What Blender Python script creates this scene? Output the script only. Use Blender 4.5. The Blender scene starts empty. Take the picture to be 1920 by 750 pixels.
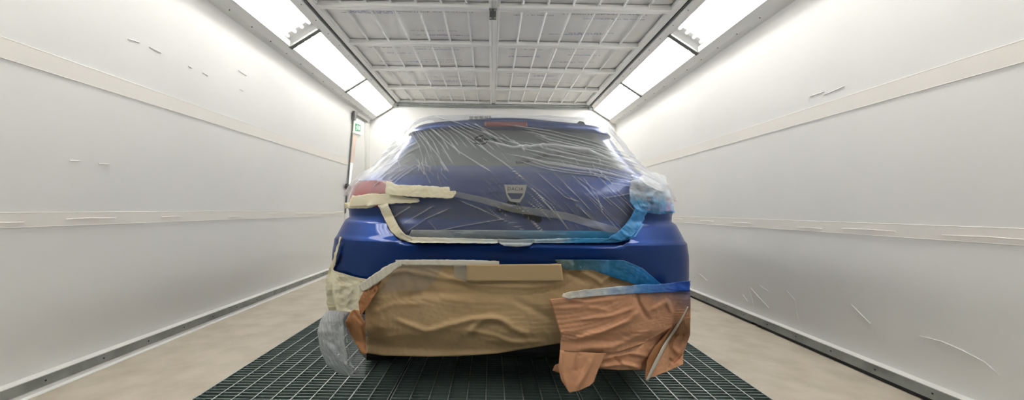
import bpy, math, random
import numpy as np
from mathutils import noise as mnoise, Vector
random.seed(7)
rng = np.random.default_rng(7)
COL = bpy.context.scene.collection
PI = math.pi

# ------------------------------------------------------------------ helpers
def srgb(r, g, b):
    f = lambda c: (c/255/12.92) if c <= 10 else ((c/255+.055)/1.055)**2.4
    return (f(r), f(g), f(b), 1)

def sock(n, *names):
    for k in names:
        if k in n.inputs: return n.inputs[k]

def mat(name, base, rough=.5, metal=0., coat=0., bump=None, var=None, emit=None, spec=.5, sheen=0.):
    """bump=(scale, strength, distance); var=(scale, colour2, contrast low, high)"""
    m = bpy.data.materials.new(name); m.use_nodes = True
    nt = m.node_tree; N = nt.nodes; L = nt.links
    p = N['Principled BSDF']
    p.inputs['Base Color'].default_value = base
    p.inputs['Roughness'].default_value = rough
    p.inputs['Metallic'].default_value = metal
    p.inputs['Coat Weight'].default_value = coat
    p.inputs['Coat Roughness'].default_value = .03
    p.inputs['Specular IOR Level'].default_value = spec
    tc = N.new('ShaderNodeTexCoord')
    if var:
        nz = N.new('ShaderNodeTexNoise'); nz.inputs['Scale'].default_value = var[0]; nz.inputs['Detail'].default_value = 6
        L.new(tc.outputs['Object'], nz.inputs['Vector'])
        cr = N.new('ShaderNodeValToRGB'); cr.color_ramp.elements[0].position = var[2]; cr.color_ramp.elements[1].position = var[3]
        cr.color_ramp.elements[0].color = base; cr.color_ramp.elements[1].color = var[1]
        L.new(nz.outputs['Fac'], cr.inputs['Fac']); L.new(cr.outputs['Color'], p.inputs['Base Color'])
    if bump:
        nb = N.new('ShaderNodeTexNoise'); nb.inputs['Scale'].default_value = bump[0]; nb.inputs['Detail'].default_value = 5
        L.new(tc.outputs['Object'], nb.inputs['Vector'])
        b = N.new('ShaderNodeBump'); b.inputs['Strength'].default_value = bump[1]; b.inputs['Distance'].default_value = bump[2]
        L.new(nb.outputs['Fac'], b.inputs['Height']); L.new(b.outputs['Normal'], p.inputs['Normal'])
    if emit:
        p.inputs['Emission Color'].default_value = emit[0]; p.inputs['Emission Strength'].default_value = emit[1]
    return m

def over_mat(name, stops, axis=0, rough=.45, film=None, wob=.06, bump=None, crease=False, rough_film=.16, facing=.5, spec=.5):
    """colour changing along a world axis (paint overspray on tape and film). film=(haze) makes it see-through."""
    m = bpy.data.materials.new(name); m.use_nodes = True
    nt = m.node_tree; N = nt.nodes; L = nt.links
    p = N['Principled BSDF']; p.inputs['Roughness'].default_value = rough if film is None else rough_film
    p.inputs['Specular IOR Level'].default_value = spec
    tc = N.new('ShaderNodeTexCoord')
    if len(stops) > 1:
        sx = N.new('ShaderNodeSeparateXYZ'); L.new(tc.outputs['Object'], sx.inputs[0])
        nz = N.new('ShaderNodeTexNoise'); nz.inputs['Scale'].default_value = 14; nz.inputs['Detail'].default_value = 6
        L.new(tc.outputs['Object'], nz.inputs['Vector'])
        a = N.new('ShaderNodeMath'); a.operation = 'MULTIPLY_ADD'; a.inputs[1].default_value = wob*2; a.inputs[2].default_value = -wob
        L.new(nz.outputs['Fac'], a.inputs[0])
        b = N.new('ShaderNodeMath'); b.operation = 'ADD'; L.new(a.outputs[0], b.inputs[0]); 
        if isinstance(axis, tuple):
            vm = N.new('ShaderNodeVectorMath'); vm.operation = 'DOT_PRODUCT'; vm.inputs[1].default_value = axis
            L.new(tc.outputs['Object'], vm.inputs[0]); L.new(vm.outputs['Value'], b.inputs[1])
        else: L.new(sx.outputs[axis], b.inputs[1])
        lo, hi = stops[0][0], stops[-1][0]
        mr = N.new('ShaderNodeMapRange'); mr.inputs['From Min'].default_value = lo; mr.inputs['From Max'].default_value = hi
        L.new(b.outputs[0], mr.inputs['Value'])
        cr = N.new('ShaderNodeValToRGB'); el = cr.color_ramp.elements
        while len(el) < len(stops): el.new(.5)
        for e, (v, c) in zip(el, stops): e.position = (v-lo)/(hi-lo); e.color = c
        L.new(mr.outputs[0], cr.inputs['Fac']); L.new(cr.outputs['Color'], p.inputs['Base Color'])
    else:
        p.inputs['Base Color'].default_value = stops[0][1]
    if bump:
        nb = N.new('ShaderNodeTexNoise'); nb.inputs['Scale'].default_value = bump[0]; nb.inputs['Detail'].default_value = 5
        L.new(tc.outputs['Object'], nb.inputs['Vector'])
        bb = N.new('ShaderNodeBump'); bb.inputs['Strength'].default_value = bump[1]; bb.inputs['Distance'].default_value = bump[2]
        L.new(nb.outputs['Fac'], bb.inputs['Height']); L.new(bb.outputs['Normal'], p.inputs['Normal'])
    if film is not None:
        out = N['Material Output']
        tr = N.new('ShaderNodeBsdfTransparent'); tr.inputs['Color'].default_value = (.95, .96, .97, 1)
        mx = N.new('ShaderNodeMixShader')
        lw = N.new('ShaderNodeLayerWeight'); lw.inputs['Blend'].default_value = .35
        if bump: pass
        ma = N.new('ShaderNodeMath'); ma.operation = 'MULTIPLY_ADD'; ma.use_clamp = True
        ma.inputs[1].default_value = facing; ma.inputs[2].default_value = film
        L.new(lw.outputs['Facing'], ma.inputs[0])
        fac = ma.outputs[0]
        if crease:   # crease glints painted in as white opacity, plus denser gathered film
            at = N.new('ShaderNodeAttribute'); at.attribute_name = 'glint_and_gather'
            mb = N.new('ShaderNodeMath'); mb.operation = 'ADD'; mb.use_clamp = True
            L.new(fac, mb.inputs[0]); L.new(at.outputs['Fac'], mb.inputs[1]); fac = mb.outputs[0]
        L.new(fac, mx.inputs[0]); L.new(tr.outputs[0], mx.inputs[1]); L.new(p.outputs[0], mx.inputs[2])
        L.new(mx.outputs[0], out.inputs['Surface'])
    return m

class MB:
    def __init__(s): s.v = []; s.f = []
    def quad(s, a, b, c, d):
        k = len(s.v); s.v += [tuple(a), tuple(b), tuple(c), tuple(d)]; s.f.append((k, k+1, k+2, k+3))
    def box(s, x0, x1, y0, y1, z0, z1):
        k = len(s.v)
        s.v += [(x0,y0,z0),(x1,y0,z0),(x1,y1,z0),(x0,y1,z0),(x0,y0,z1),(x1,y0,z1),(x1,y1,z1),(x0,y1,z1)]
        s.f += [tuple(k+i for i in q) for q in ((0,3,2,1),(4,5,6,7),(0,1,5,4),(1,2,6,5),(2,3,7,6),(3,0,4,7))]
    def prism(s, prof, y0, y1):
        """closed XZ outline pulled along Y"""
        k = len(s.v); n = len(prof)
        s.v += [(x, y0, z) for x, z in prof] + [(x, y1, z) for x, z in prof]
        for i in range(n):
            j = (i+1) % n; s.f.append((k+i, k+j, k+n+j, k+n+i))
        s.f.append(tuple(k+i for i in range(n))[::-1]); s.f.append(tuple(k+n+i for i in range(n)))
    def slab(s, poly, n, t):
        """flat 3-D polygon given a thickness t along n"""
        k = len(s.v); m = len(poly); n = Vector(n)
        s.v += [tuple(Vector(p)) for p in poly] + [tuple(Vector(p)+n*t) for p in poly]
        s.f.append(tuple(k+i for i in range(m))); s.f.append(tuple(k+m+i for i in range(m))[::-1])
        for i in range(m):
            j = (i+1) % m; s.f.append((k+i, k+m+i, k+m+j, k+j))
    def tube(s, pts, r, seg=8, cap=True):
        k = len(s.v); n = len(pts); P = [Vector(p) for p in pts]
        for i in range(n):
            t = (P[min(i+1, n-1)]-P[max(i-1, 0)]).normalized()
            up = Vector((0,0,1)) if abs(t.z) < .9 else Vector((1,0,0))
            a = t.cross(up).normalized(); b = t.cross(a)
            rr = r[i] if isinstance(r, (list, tuple)) else r
            for j in range(seg):
                w = 2*PI*j/seg; s.v.append(tuple(P[i]+(a*math.cos(w)+b*math.sin(w))*rr))
        for i in range(n-1):
            for j in range(seg):
                q = (j+1) % seg; s.f.append((k+i*seg+j, k+i*seg+q, k+(i+1)*seg+q, k+(i+1)*seg+j))
        if cap:
            s.f.append(tuple(k+j for j in range(seg))[::-1]); s.f.append(tuple(k+(n-1)*seg+j for j in range(seg)))
    def grid(s, A):
        """A: array (nv, nu, 3)"""
        nv, nu = A.shape[:2]; k = len(s.v)
        s.v += [tuple(map(float, p)) for p in A.reshape(-1, 3)]
        for i in range(nv-1):
            for j in range(nu-1):
                s.f.append((k+i*nu+j, k+i*nu+j+1, k+(i+1)*nu+j+1, k+(i+1)*nu+j))
    def build(s, name, m, parent=None, smooth=False, thick=0, bevel=0):
        me = bpy.data.meshes.new(name); me.from_pydata(s.v, [], s.f); me.update()
        if smooth: me.polygons.foreach_set('use_smooth', [True]*len(me.polygons))
        o = bpy.data.objects.new(name, me); COL.objects.link(o)
        if m: me.materials.append(m)
        if parent: o.parent = parent
        if thick:
            md = o.modifiers.new('thickness', 'SOLIDIFY'); md.thickness = thick; md.offset = 1
        if bevel:
            md = o.modifiers.new('soft_edge', 'BEVEL'); md.width = bevel; md.segments = 2; md.limit_method = 'ANGLE'
        return o

def tag(o, label, cat, group=None, kind=None):
    o['label'] = label; o['category'] = cat
    if group: o['group'] = group
    if kind: o['kind'] = kind
    return o
def struct(o):
    o['kind'] = 'structure'; return o
def empty(name, loc=(0,0,0)):
    o = bpy.data.objects.new(name, None); COL.objects.link(o); o.location = loc; return o
def copy_tree(o, parent=None):
    c = o.copy(); COL.objects.link(c)
    if parent: c.parent = parent
    for ch in list(o.children): copy_tree(ch, c)
    return c

# ------------------------------------------------------------------ camera
F = 720.; CX, CY = 922., 393.; H = .98; ROLL = math.radians(.85)
cam = bpy.data.cameras.new('camera'); co = bpy.data.objects.new('camera', cam); COL.objects.link(co)
cam.sensor_width = 36; cam.lens = F/1920*36
co.location = (0, 0, H)
co.rotation_mode = 'QUATERNION'
from mathutils import Quaternion, Euler
q0 = Euler((PI/2, 0, 0)).to_quaternion()
co.rotation_quaternion = q0 @ Quaternion((0, 0, 1), ROLL)
cam.shift_x = (960-CX)/1920; cam.shift_y = (CY-375)/1920
cam.clip_start = .02
bpy.context.scene.camera = co

c_, s_ = math.cos(ROLL), math.sin(ROLL)
def ray(px, py):
    """direction (X/Y, (Z-H)/Y) seen at a point of the photograph"""
    dx = np.asarray(px, float)-CX; dy = CY-np.asarray(py, float)
    return (dx*c_-dy*s_)/F, (dx*s_+dy*c_)/F
def proj(X, Y, Z):
    tx = X/Y*F; ty = (Z-H)/Y*F
    return CX+tx*c_+ty*s_, CY+tx*s_-ty*c_
def at(px, py, Y):
    a, b = ray(px, py); return np.stack([a*Y, np.broadcast_to(Y, np.shape(a)), H+b*Y], -1)

# ------------------------------------------------------------------ materials
M = {}
M['wall'] = mat('white wall lining', srgb(240,239,235), .38, bump=(3.0,.12,.02), var=(1.2, srgb(236,235,231), .35,.7))
M['wall_front'] = mat('dark open doorway curtain', srgb(66,68,74), .6)
M['seam'] = mat('cream seam strip', srgb(244,240,232), .45, bump=(9,.15,.01))
M['whitepaint'] = mat('white painted steel', srgb(238,238,234), .4, bump=(30,.05,.002))
M['rodwhite'] = mat('white rod', srgb(250,250,247), .4)
M['galv'] = mat('galvanised steel', srgb(165,170,168), .45, .25, bump=(25,.15,.003), var=(7, srgb(140,145,142), .4,.7))
M['ledge'] = mat('white ledge', srgb(222,222,217), .45)
M['dark'] = mat('dark groove', srgb(35,36,36), .6)
M['greybar'] = mat('grey aluminium bar', srgb(92,94,92), .45, .4)
M['floor'] = mat('sealed concrete', srgb(178,169,153), .6, bump=(22,.25,.004), var=(5, srgb(160,150,133), .38,.72))
M['filter'] = mat('white filter fleece', srgb(246,245,241), .85, bump=(60,.25,.004), var=(2, srgb(238,237,233), .4,.7))
M['inkblue'] = mat('blue print', srgb(96,120,190), .8)
M['inkgrey'] = mat('grey print', srgb(120,122,120), .8)
M['inkblack'] = mat('black print', srgb(38,40,38), .7)
M['reflector'] = mat('lamp reflector', srgb(240,240,238), .4)
M['tube'] = mat('lamp tube', (1,1,1,1), .5, emit=((1,.985,.96,1), 30))
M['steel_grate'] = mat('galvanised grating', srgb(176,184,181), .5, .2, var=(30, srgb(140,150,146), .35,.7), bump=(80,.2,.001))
M['grate_side'] = mat('shaded grating bar', srgb(84,102,97), .6, .2)  # grey-green bar sides, darkened to paint in the shade between bars
M['pit'] = mat('green floor filter', srgb(22,44,40), .95, bump=(120,.5,.01), var=(6, srgb(14,26,25), .3,.7))
M['paint'] = mat('blue metallic paint', srgb(0,43,104), .38, .6, coat=.4, spec=.3)
M['plastic'] = mat('black plastic', srgb(28,28,30), .55)
M['rubber'] = mat('tyre rubber', srgb(24,24,25), .8)
M['rim'] = mat('wheel steel', srgb(120,122,125), .4, .7)
M['glass'] = mat('dark car glass', srgb(70,78,74), .2, 0, coat=0, spec=.35)
M['red'] = mat('red lamp lens', srgb(150,22,28), .15, coat=.6)
M['chrome'] = mat('satin chrome', srgb(205,205,196), .25, .6)
M['badgebar'] = mat('badge face', srgb(196,186,180), .35, .2)
M['tape'] = mat('cream masking tape', srgb(232,225,200), .7, bump=(90,.4,.002), var=(16, srgb(224,213,178), .35,.7))
M['tapewhite'] = mat('white tape edge', srgb(214,208,192), .7, bump=(90,.3,.002))
M['kraft'] = mat('brown kraft paper', srgb(184,157,117), .75, bump=(28,.35,.006), var=(7, srgb(172,145,105), .35,.7), spec=.3)
M['kraftred'] = over_mat('reddish kraft paper', [(.2, srgb(188,138,102)), (.55, srgb(204,153,117)), (.83, srgb(198,148,114)), (.88, srgb(140,112,106)), (.93, srgb(92,92,118))], axis=(.36,0,1), rough=.7, wob=.05, bump=(24,.35,.006), spec=.3)
M['kraftorange'] = mat('orange kraft paper', srgb(176,124,80), .65, bump=(24,.5,.006), var=(10, srgb(156,106,66), .35,.7))
M['card'] = mat('tan card', srgb(166,142,104), .8)
WHITE = srgb(238,240,244)
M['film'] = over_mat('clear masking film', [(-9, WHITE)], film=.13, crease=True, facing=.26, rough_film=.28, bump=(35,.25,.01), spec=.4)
M['glossfilm'] = over_mat('glossy film scrap', [(-9, WHITE)], film=.035, facing=.3, rough_film=.12, bump=(40,.6,.01))
M['brakered'] = mat('dark red lens', srgb(104,20,26), .2, coat=.4)
M['bag'] = over_mat('crumpled clear film', [(-9, WHITE)], film=.17, facing=.55, rough_film=.2, bump=(26,.9,.02))
CY_ = srgb(40,140,190); BL_ = srgb(20,70,160)
M['bluefilm'] = over_mat('film with blue overspray', [(.1, srgb(200,206,206)), (.35, srgb(120,180,205)), (.62, CY_), (.9, srgb(40,110,190))], film=.55, rough_film=.25, bump=(40,.6,.01), wob=.12)
M['bunchfilm'] = over_mat('bunched film with blue overspray', [(.97, srgb(40,130,190)), (1.02, srgb(90,160,205)), (1.06, srgb(150,185,205)), (1.12, srgb(215,222,226))], axis=2, film=.5, rough_film=.25, bump=(40,.6,.01), wob=.05)
M['bandfilm'] = over_mat('greyed tape band', [(-.5, srgb(190,190,185)), (.05, srgb(150,165,170)), (.45, CY_), (.7, srgb(30,110,180))], film=.42, rough_film=.3, bump=(60,.4,.006), wob=.15)
M['edgetape'] = over_mat('edge tape with blue overspray', [(-.6, srgb(218,211,184)), (-.1, srgb(216,216,204)), (.15, srgb(200,214,214)), (.40, srgb(50,130,180)), (.75, srgb(50,125,185))], wob=.28, bump=(90,.4,.002))
M['righttape'] = over_mat('paper tape with blue overspray', [(.3, srgb(222,212,194)), (.52, srgb(190,200,208)), (.66, srgb(70,130,190)), (.85, BL_)], wob=.12, bump=(60,.3,.003))
M['lowblue'] = over_mat('shiny film with blue overspray', [(.2, srgb(150,140,112)), (.38, srgb(60,100,110)), (.6, srgb(30,110,160)), (.85, srgb(30,110,185))], film=.75, rough_film=.22, wob=.15, bump=(45,.7,.008))
M['greytape'] = over_mat('see-through tape', [(-9, srgb(205,205,196))], film=.17, rough_film=.4, facing=.15)
M['green'] = mat('green sign face', srgb(20,150,100), .4)
M['signwhite'] = mat('white sign face', srgb(240,244,240), .4)
M['pinkish'] = mat('peach door film', srgb(232,208,192), .4)
M['paneglow'] = mat('daylit pane', srgb(245,246,248), .2, emit=((1,1,1,1), .6))
m = bpy.data.materials.new('lamp glass'); m.use_nodes = True
N = m.node_tree.nodes; L = m.node_tree.links
tr = N.new('ShaderNodeBsdfTransparent'); gl = N.new('ShaderNodeBsdfGlossy'); gl.inputs['Roughness'].default_value = .1
mx = N.new('ShaderNodeMixShader'); mx.inputs[0].default_value = .05
L.new(tr.outputs[0], mx.inputs[1]); L.new(gl.outputs[0], mx.inputs[2]); L.new(mx.outputs[0], N['Material Output'].inputs['Surface'])
M['lampglass'] = m

# ------------------------------------------------------------------ room
XW = 2.37; YB = 7.40; YF = -2.6; ZC = 3.12
b = MB(); b.box(-XW-.1, -1.5, YF, YB, -.12, 0); b.box(1.5, XW+.1, YF, YB, -.12, 0)
b.box(-1.5, 1.5, 6.6, YB, -.12, 0); b.box(-1.5, 1.5, YF, -.6, -.12, 0)
struct(b.build('floor', M['floor']))
b = MB(); b.box(-1.5, 1.5, -.6, 6.6, -.50, -.42)
b.box(-1.53, -1.5, -.6, 6.6, -.5, -.12); b.box(1.5, 1.53, -.6, 6.6, -.5, -.12)
struct(b.build('floor_pit', M['pit']))
for nm, sx in (('left', -1), ('right', 1)):
    b = MB(); x0, x1 = sorted((sx*XW, sx*(XW+.1))); b.box(x0, x1, YF, YB, 0, ZC)
    w = struct(b.build('wall_'+nm, M['wall']))
    # seam strips: slightly proud of the wall, with a thin edge bead
    for k, (z0, z1) in enumerate(((1.675, 1.775), (.855, .93))):
        b = MB(); a0, a1 = sorted((sx*XW, sx*(XW-.004))); b.box(a0, a1, YF, YB-.002, z0, z1)
        struct(b.build('trim_%d' % ((1 if sx < 0 else 3)+k), M['seam']))
        b = MB()
        for zz in (z0, z1): b.tube([(sx*(XW-.003), YF, zz), (sx*(XW-.003), YB, zz)], .002, 6)
        if k == 1:
            for i in range(9):
                y = 1.6+i*.62+random.uniform(-.1,.1); z = z0+random.uniform(.02,.05); l = random.uniform(.15,.5)
                b.tube([(sx*(XW-.004), y, z), (sx*(XW-.006), y+l*.5, z+.004), (sx*(XW-.004), y+l, z)], .003, 5)
        struct(b.build('trim_%d' % ((5 if sx < 0 else 7)+k), M['seam']))
    # floor kerb
    kz = .03 if sx < 0 else .024
    b = MB(); b.prism([(sx*XW, kz), (sx*(XW-.06), kz), (sx*(XW-.06), .082), (sx*XW, .082)], YF, YB-.001)
    struct(b.build('baseboard_'+nm, M['galv']))
    b = MB(); a0, a1 = sorted((sx*XW, sx*(XW-.062))); b.box(a0, a1, YF, YB-.001, .083, .087)
    struct(b.build('trim_%d' % (9 if sx < 0 else 10), M['ledge']))
    b = MB()
    if sx < 0:
        b.prism([(-XW, 0), (-XW+.078, 0), (-XW+.076, .004), (-XW+.064, .012), (-XW+.058, .029), (-XW, .029)], YF, YB-.001)
    else:
        for y0 in np.arange(YF, YB-.9, 1.5): b.box(XW-.05, XW, y0, y0+1.38, 0, .023)
    struct(b.build('trim_%d' % (11 if sx < 0 else 12), M['ledge'] if sx < 0 else M['dark']))
    # kerb screws
    b = MB()
    for i in range(22):
        y = .8+i*.3; b.tube([(sx*(XW-.059), y, .056), (sx*(XW-.0615), y, .056)], .005, 8)
    struct(b.build('trim_%d' % (13 if sx < 0 else 14), M['dark']))
b = MB(); b.box(-XW-.1, XW+.1, YB, YB+.1, -.12, ZC)
struct(b.build('wall_back', M['wall']))
b = MB(); b.box(-XW, XW, YB-.004, YB, 1.675, 1.69); b.box(-XW, XW, YB-.004, YB, .92, .93)
struct(b.build('trim_15', M['seam']))
b = MB()
for i in range(16): b.box(-XW, XW, YF-.1-(.01 if i % 2 else 0), YF-(.02 if i % 2 else 0), i*.2, (i+1)*.2)
struct(b.build('wall_front', M['wall_front']))
b = MB(); b.box(-XW-.1, XW+.1, YF-.1, YB+.1, ZC, ZC+.1)
struct(b.build('ceiling', M['whitepaint']))
# scratches scraped through the right wall lining, and lifted slivers on the left
def onwall(px, py, sx, off=.0015):
    a, bb = ray(px, py); Y = sx*(XW-off)/a
    return [(sx*(XW-off), float(y), H+float(z)*float(y)) for y, z in zip(np.atleast_1d(Y), np.atleast_1d(bb))]
def wallmarks(sx, lines, name):
    b = MB()
    for ln in lines:
        p = onwall([q[0] for q in ln], [q[1] for q in ln], sx); n = len(p)
        b.tube(p, [.0012+.003*math.sin(PI*(i+.5)/n) for i in range(n)], 5)
    o = b.build(name, M['ledge'], bpy.data.objects['wall_right' if sx > 0 else 'wall_left']); o['kind'] = 'structure'
wallmarks(1, [[(1404,538),(1410,560),(1413,575)],[(1408,540),(1425,560),(1442,578)],[(1312,514),(1326,526)],[(1393,553),(1402,565)],[(1425,536),(1440,546)],
  [(1596,571),(1615,590),(1632,607)],[(1725,630),(1765,640),(1800,655),(1845,678),(1872,702)],[(1475,545),(1490,562),(1497,600),(1502,610)],[(1545,178),(1583,162)],[(1518,181),(1545,172)]], 'scratch_marks')
wallmarks(-1, [[(240,73),(262,80)],[(280,88),(302,99)],[(447,132),(462,142)],[(380,136),(390,142)],[(130,301),(150,302)],[(185,307),(205,308)],[(450,167),(456,171)],[(353,124),(360,128)]], 'lifted_slivers')

# ceiling edge trims either side of the lamps
LO, LI = (2.24, 2.724), (1.917, 2.931)     # outer and inner edge of the lamp slope (x, z)
k = 16
for sx in (-1, 1):
    b = MB(); b.prism([(sx*XW, 2.665), (sx*2.30, 2.678), (sx*LO[0], LO[1]-.004), (sx*LO[0], 2.80), (sx*XW, 2.80)], YF, YB-.001)
    struct(b.build('trim_%d' % k, M['whitepaint'])); k += 1
    b = MB(); b.prism([(sx*LI[0], LI[1]-.002), (sx*1.862, 2.965), (sx*1.862, 3.06), (sx*LI[0], 3.06)], YF, YB-.001)
    struct(b.build('trim_%d' % k, M['whitepaint'])); k += 1
    b = MB(); b.prism([(sx*1.861, 2.995), (sx*1.826, 2.995), (sx*1.826, 3.06), (sx*1.861, 3.06)], YF, YB-.001)
    struct(b.build('trim_%d' % k, M['dark'])); k += 1
    b = MB(); b.tube([(sx*1.846, YF, 2.985), (sx*1.846, YB-.02, 2.985)], .007, 8)
    struct(b.build('trim_%d' % k, M['greybar'])); k += 1
    b = MB(); b.prism([(sx*1.825, 2.985), (sx*1.785, 3.0), (sx*1.785, 3.06), (sx*1.825, 3.06)], YF, YB-.001)
    struct(b.build('trim_%d' % k, M['whitepaint'])); k += 1
    b = MB()   # little rivets and brackets along the trims
    for i in range(16):
        y = 2.4+i*.31; b.tube([(sx*2.30, y, 2.682), (sx*2.30, y, 2.674)], .006, 6)
        b.tube([(sx*1.885, y+.1, 2.954), (sx*1.885, y+.1, 2.946)], .005, 6)
    struct(b.build('trim_%d' % k, M['greybar'])); k += 1
# double rail across the far end of the filter ceiling
b = MB()
b.tube([(-1.9, 7.33, 2.975), (1.9, 7.33, 2.975)], .017, 10); b.tube([(-1.9, 7.35, 2.935), (1.9, 7.35, 2.935)], .013, 10)
b.box(-1.9, 1.9, 7.362, 7.399, 2.99, 3.1)
for sx in (-1, 1): b.box(sx*1.86-.03, sx*1.86+.03, 7.28, 7.39, 2.92, 2.995)
tag(b.build('ceiling_rail', M['galv'], smooth=False), 'grey double metal rail across the far end of the ceiling, above the back wall', 'rail')

# ------------------------------------------------------------------ sloping lamp units
LP = 1.58; Yend = 7.375
def lamp_unit(sx):
    root = empty('ceiling_light')
    P0 = Vector((sx*LO[0], 0, LO[1])); P1 = Vector((sx*LI[0], 0, LI[1]))
    e = (P1-P0).normalized(); n = Vector((-e.z*sx*sx, 0, e.x)); n = Vector((e.z, 0, -e.x)) if n.z < 0 else n
    n = Vector((-e.z, 0, e.x)) if e.x > 0 else Vector((e.z, 0, -e.x))
    W = (P1-P0).length
    pt = lambda u, d, y: tuple(P0+e*u+n*d+Vector((0, y, 0)))
    b = MB(); d = .15      # open tray
    b.quad(pt(0,d,0), pt(W,d,0), pt(W,d,LP), pt(0,d,LP))
    b.quad(pt(0,0,0), pt(0,d,0), pt(0,d,LP), pt(0,0,LP)); b.quad(pt(W,0,0), pt(W,0,LP), pt(W,d,LP), pt(W,d,0))
    b.quad(pt(0,0,0), pt(W,0,0), pt(W,d,0), pt(0,d,0)); b.quad(pt(0,0,LP), pt(0,d,LP), pt(W,d,LP), pt(W,0,LP))
    b.build('housing', M['reflector'], root)
    def bar(bb, u0, u1, y0, y1, h0, h1):
        q = [pt(u0,h0,y0), pt(u1,h0,y0), pt(u1,h0,y1), pt(u0,h0,y1)]; bb.slab(q, n, h1-h0)
    for u in (0, W-.016):
        b = MB(); bar(b, u, u+.016, .0, LP, -.006, .004); b.build('side_frame', M['whitepaint'], root)
    for y in (0, LP-.03):
        b = MB(); bar(b, .0, W, y, y+.03, -.012, .006); b.build('end_bar', M['greybar'], root)
    for fr in (.15, .383, .617, .85):
        t = MB(); t.tube([pt(W*fr,.10,.07), pt(W*fr,.10,LP-.07)], .016, 8)
        tb = t.build('tube', M['tube'], root, smooth=True)
        for y in (.03, LP-.08):
            t = MB(); t.tube([pt(W*fr,.10,y), pt(W*fr,.10,y+.05)], .018, 8); t.build('lamp_holder', M['reflector'], tb)
    b = MB(); b.quad(pt(.014,.0,.03), pt(W-.014,.0,.03), pt(W-.014,.0,LP-.03), pt(.014,.0,LP-.03))
    b.build('glass_pane', M['lampglass'], root)
    return root
side = {-1: 'left', 1: 'right'}
place = ['the farthest one', 'second from the back wall', 'third from the back wall', 'over the near half of the booth', 'above the camera', 'at the front of the booth']
for sx in (-1, 1):
    base = lamp_unit(sx)
    for i in range(6):
        o = base if i == 0 else copy_tree(base)
        o.location = (0, Yend-LP*(i+1), 0)
        tag(o, 'bright sloping light panel above the %s wall, %s' % (side[sx], place[i]), 'ceiling light', 'sloping light panels along the ceiling')

# ------------------------------------------------------------------ filter ceiling
PITCH = .87; Y0C = 7.36
def squiggle(b, x, y, z, length, size, n=None):
    """a line of smudged, unreadable print lying on the fleece (facing down)"""
    px = x
    while px < x+length:
        w = size*random.uniform(.3,.7)
        if random.random() < .82:
            for _ in range(random.choice((1,2,2,3))):
                a = px+random.uniform(0,w); h = random.uniform(.4,1)*size; t = size*.16
                if random.random() < .5: b.box(a, a+t, y, y+h, z-.001, z)
                else: b.box(px, px+w, y+h*.5, y+h*.5+t, z-.001, z)
        px += w+size*.25
def puff(xs, ys, seed):
    X, Y = np.meshgrid(xs, ys)
    u = ((X-.03)/.2521) % 1; v = (Y/PITCH)
    Z = 3.062-.016*np.sin(PI*np.clip(u,0,1))**.8*np.sin(PI*np.clip(v,0,1))**.5
    return np.stack([X, Y, Z], -1)
def frame_unit():
    root = empty('ceiling_filter_frame')
    x0, x1 = .03, 1.795
    b = MB(); w = .042
    b.box(x0, x1, .002, w, 3.0, 3.05); b.box(x0, x1, PITCH-w, PITCH-.002, 3.0, 3.05)
    b.box(x0, x0+.025, w, PITCH-w, 3.01, 3.05); b.box(x1-.03, x1, w, PITCH-w, 3.0, 3.05)
    b.build('frame_bars', M['whitepaint'], root, bevel=.003)
    for i in range(1, 7):
        x = x0+(x1-x0)*i/7; r = MB(); n = 60; k = 0; s = .014
        for j in range(n+1):       # twisted square rod
            y = w+(PITCH-2*w)*j/n; a = j*.55
            for q in range(4): r.v.append((x+s*math.cos(a+q*PI/2), y, 3.034+s*math.sin(a+q*PI/2)))
        for j in range(n):
            for q in range(4): r.f.append((j*4+q, j*4+(q+1)%4, (j+1)*4+(q+1)%4, (j+1)*4+q))
        r.build('rod', M['rodwhite'], root)
    b = MB(); b.grid(puff(np.linspace(x0, x1, 85), np.linspace(0, PITCH, 30), 0)[:, ::-1])
    b.build('filter_fleece', M['filter'], root, smooth=True)
    return root
fu = frame_unit()
rows = ['in the farthest row', 'in the second row from the back', 'in the third row from the back', 'in the fourth row from the back', 'in the nearest visible row', 'in the row out of sight above the camera']
for i in range(5):
    for sx in (1, -1):
        o = fu if (i == 0 and sx == 1) else copy_tree(fu); o['kind'] = 'thing'
        o.location = (0 if sx == 1 else -(1.795+.03), Y0C-PITCH*(i+1), 0)
        tag(o, 'white ceiling filter frame %s, %s half' % (rows[i], 'right' if sx > 0 else 'left'), 'ceiling panel', 'ceiling filter frames')
        b = MB()
        for _ in range(4):
            l = random.uniform(.35,.7); squiggle(b, random.uniform(.15, 1.7-l), random.uniform(.12,.7), 3.044, l, .022)
        b.build('smudged_print', M['inkblue'] if i > 1 or random.random() < .5 else M['inkgrey'], o)
b = MB(); b.box(-.027, .027, 2.9, 7.3, 3.004, 3.06)
tag(b.build('ceiling_bar', M['whitepaint'], bevel=.003), 'long white bar running down the middle of the filter ceiling', 'beam')
lt = empty('ceiling_latch', (-.018, 3.86, 3.0)); tag(lt, 'small grey metal latch under the middle bar of the ceiling', 'latch')
b = MB(); b.box(-.035,.035,-.006,.0,-.115,0.0); b.build('plate', M['greybar'], lt, bevel=.002)
b = MB(); b.box(-.04,.04,-.012,.03,-.004,.004); b.build('flange', M['galv'], lt)
for x, z in ((-.022,-.1),(.022,-.1),(-.02,-.02),(.02,-.02)):
    b = MB(); b.tube([(x,-.005,z),(x,-.014,z)], .009, 8); b.build('bolt', M['chrome'], lt)

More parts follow.
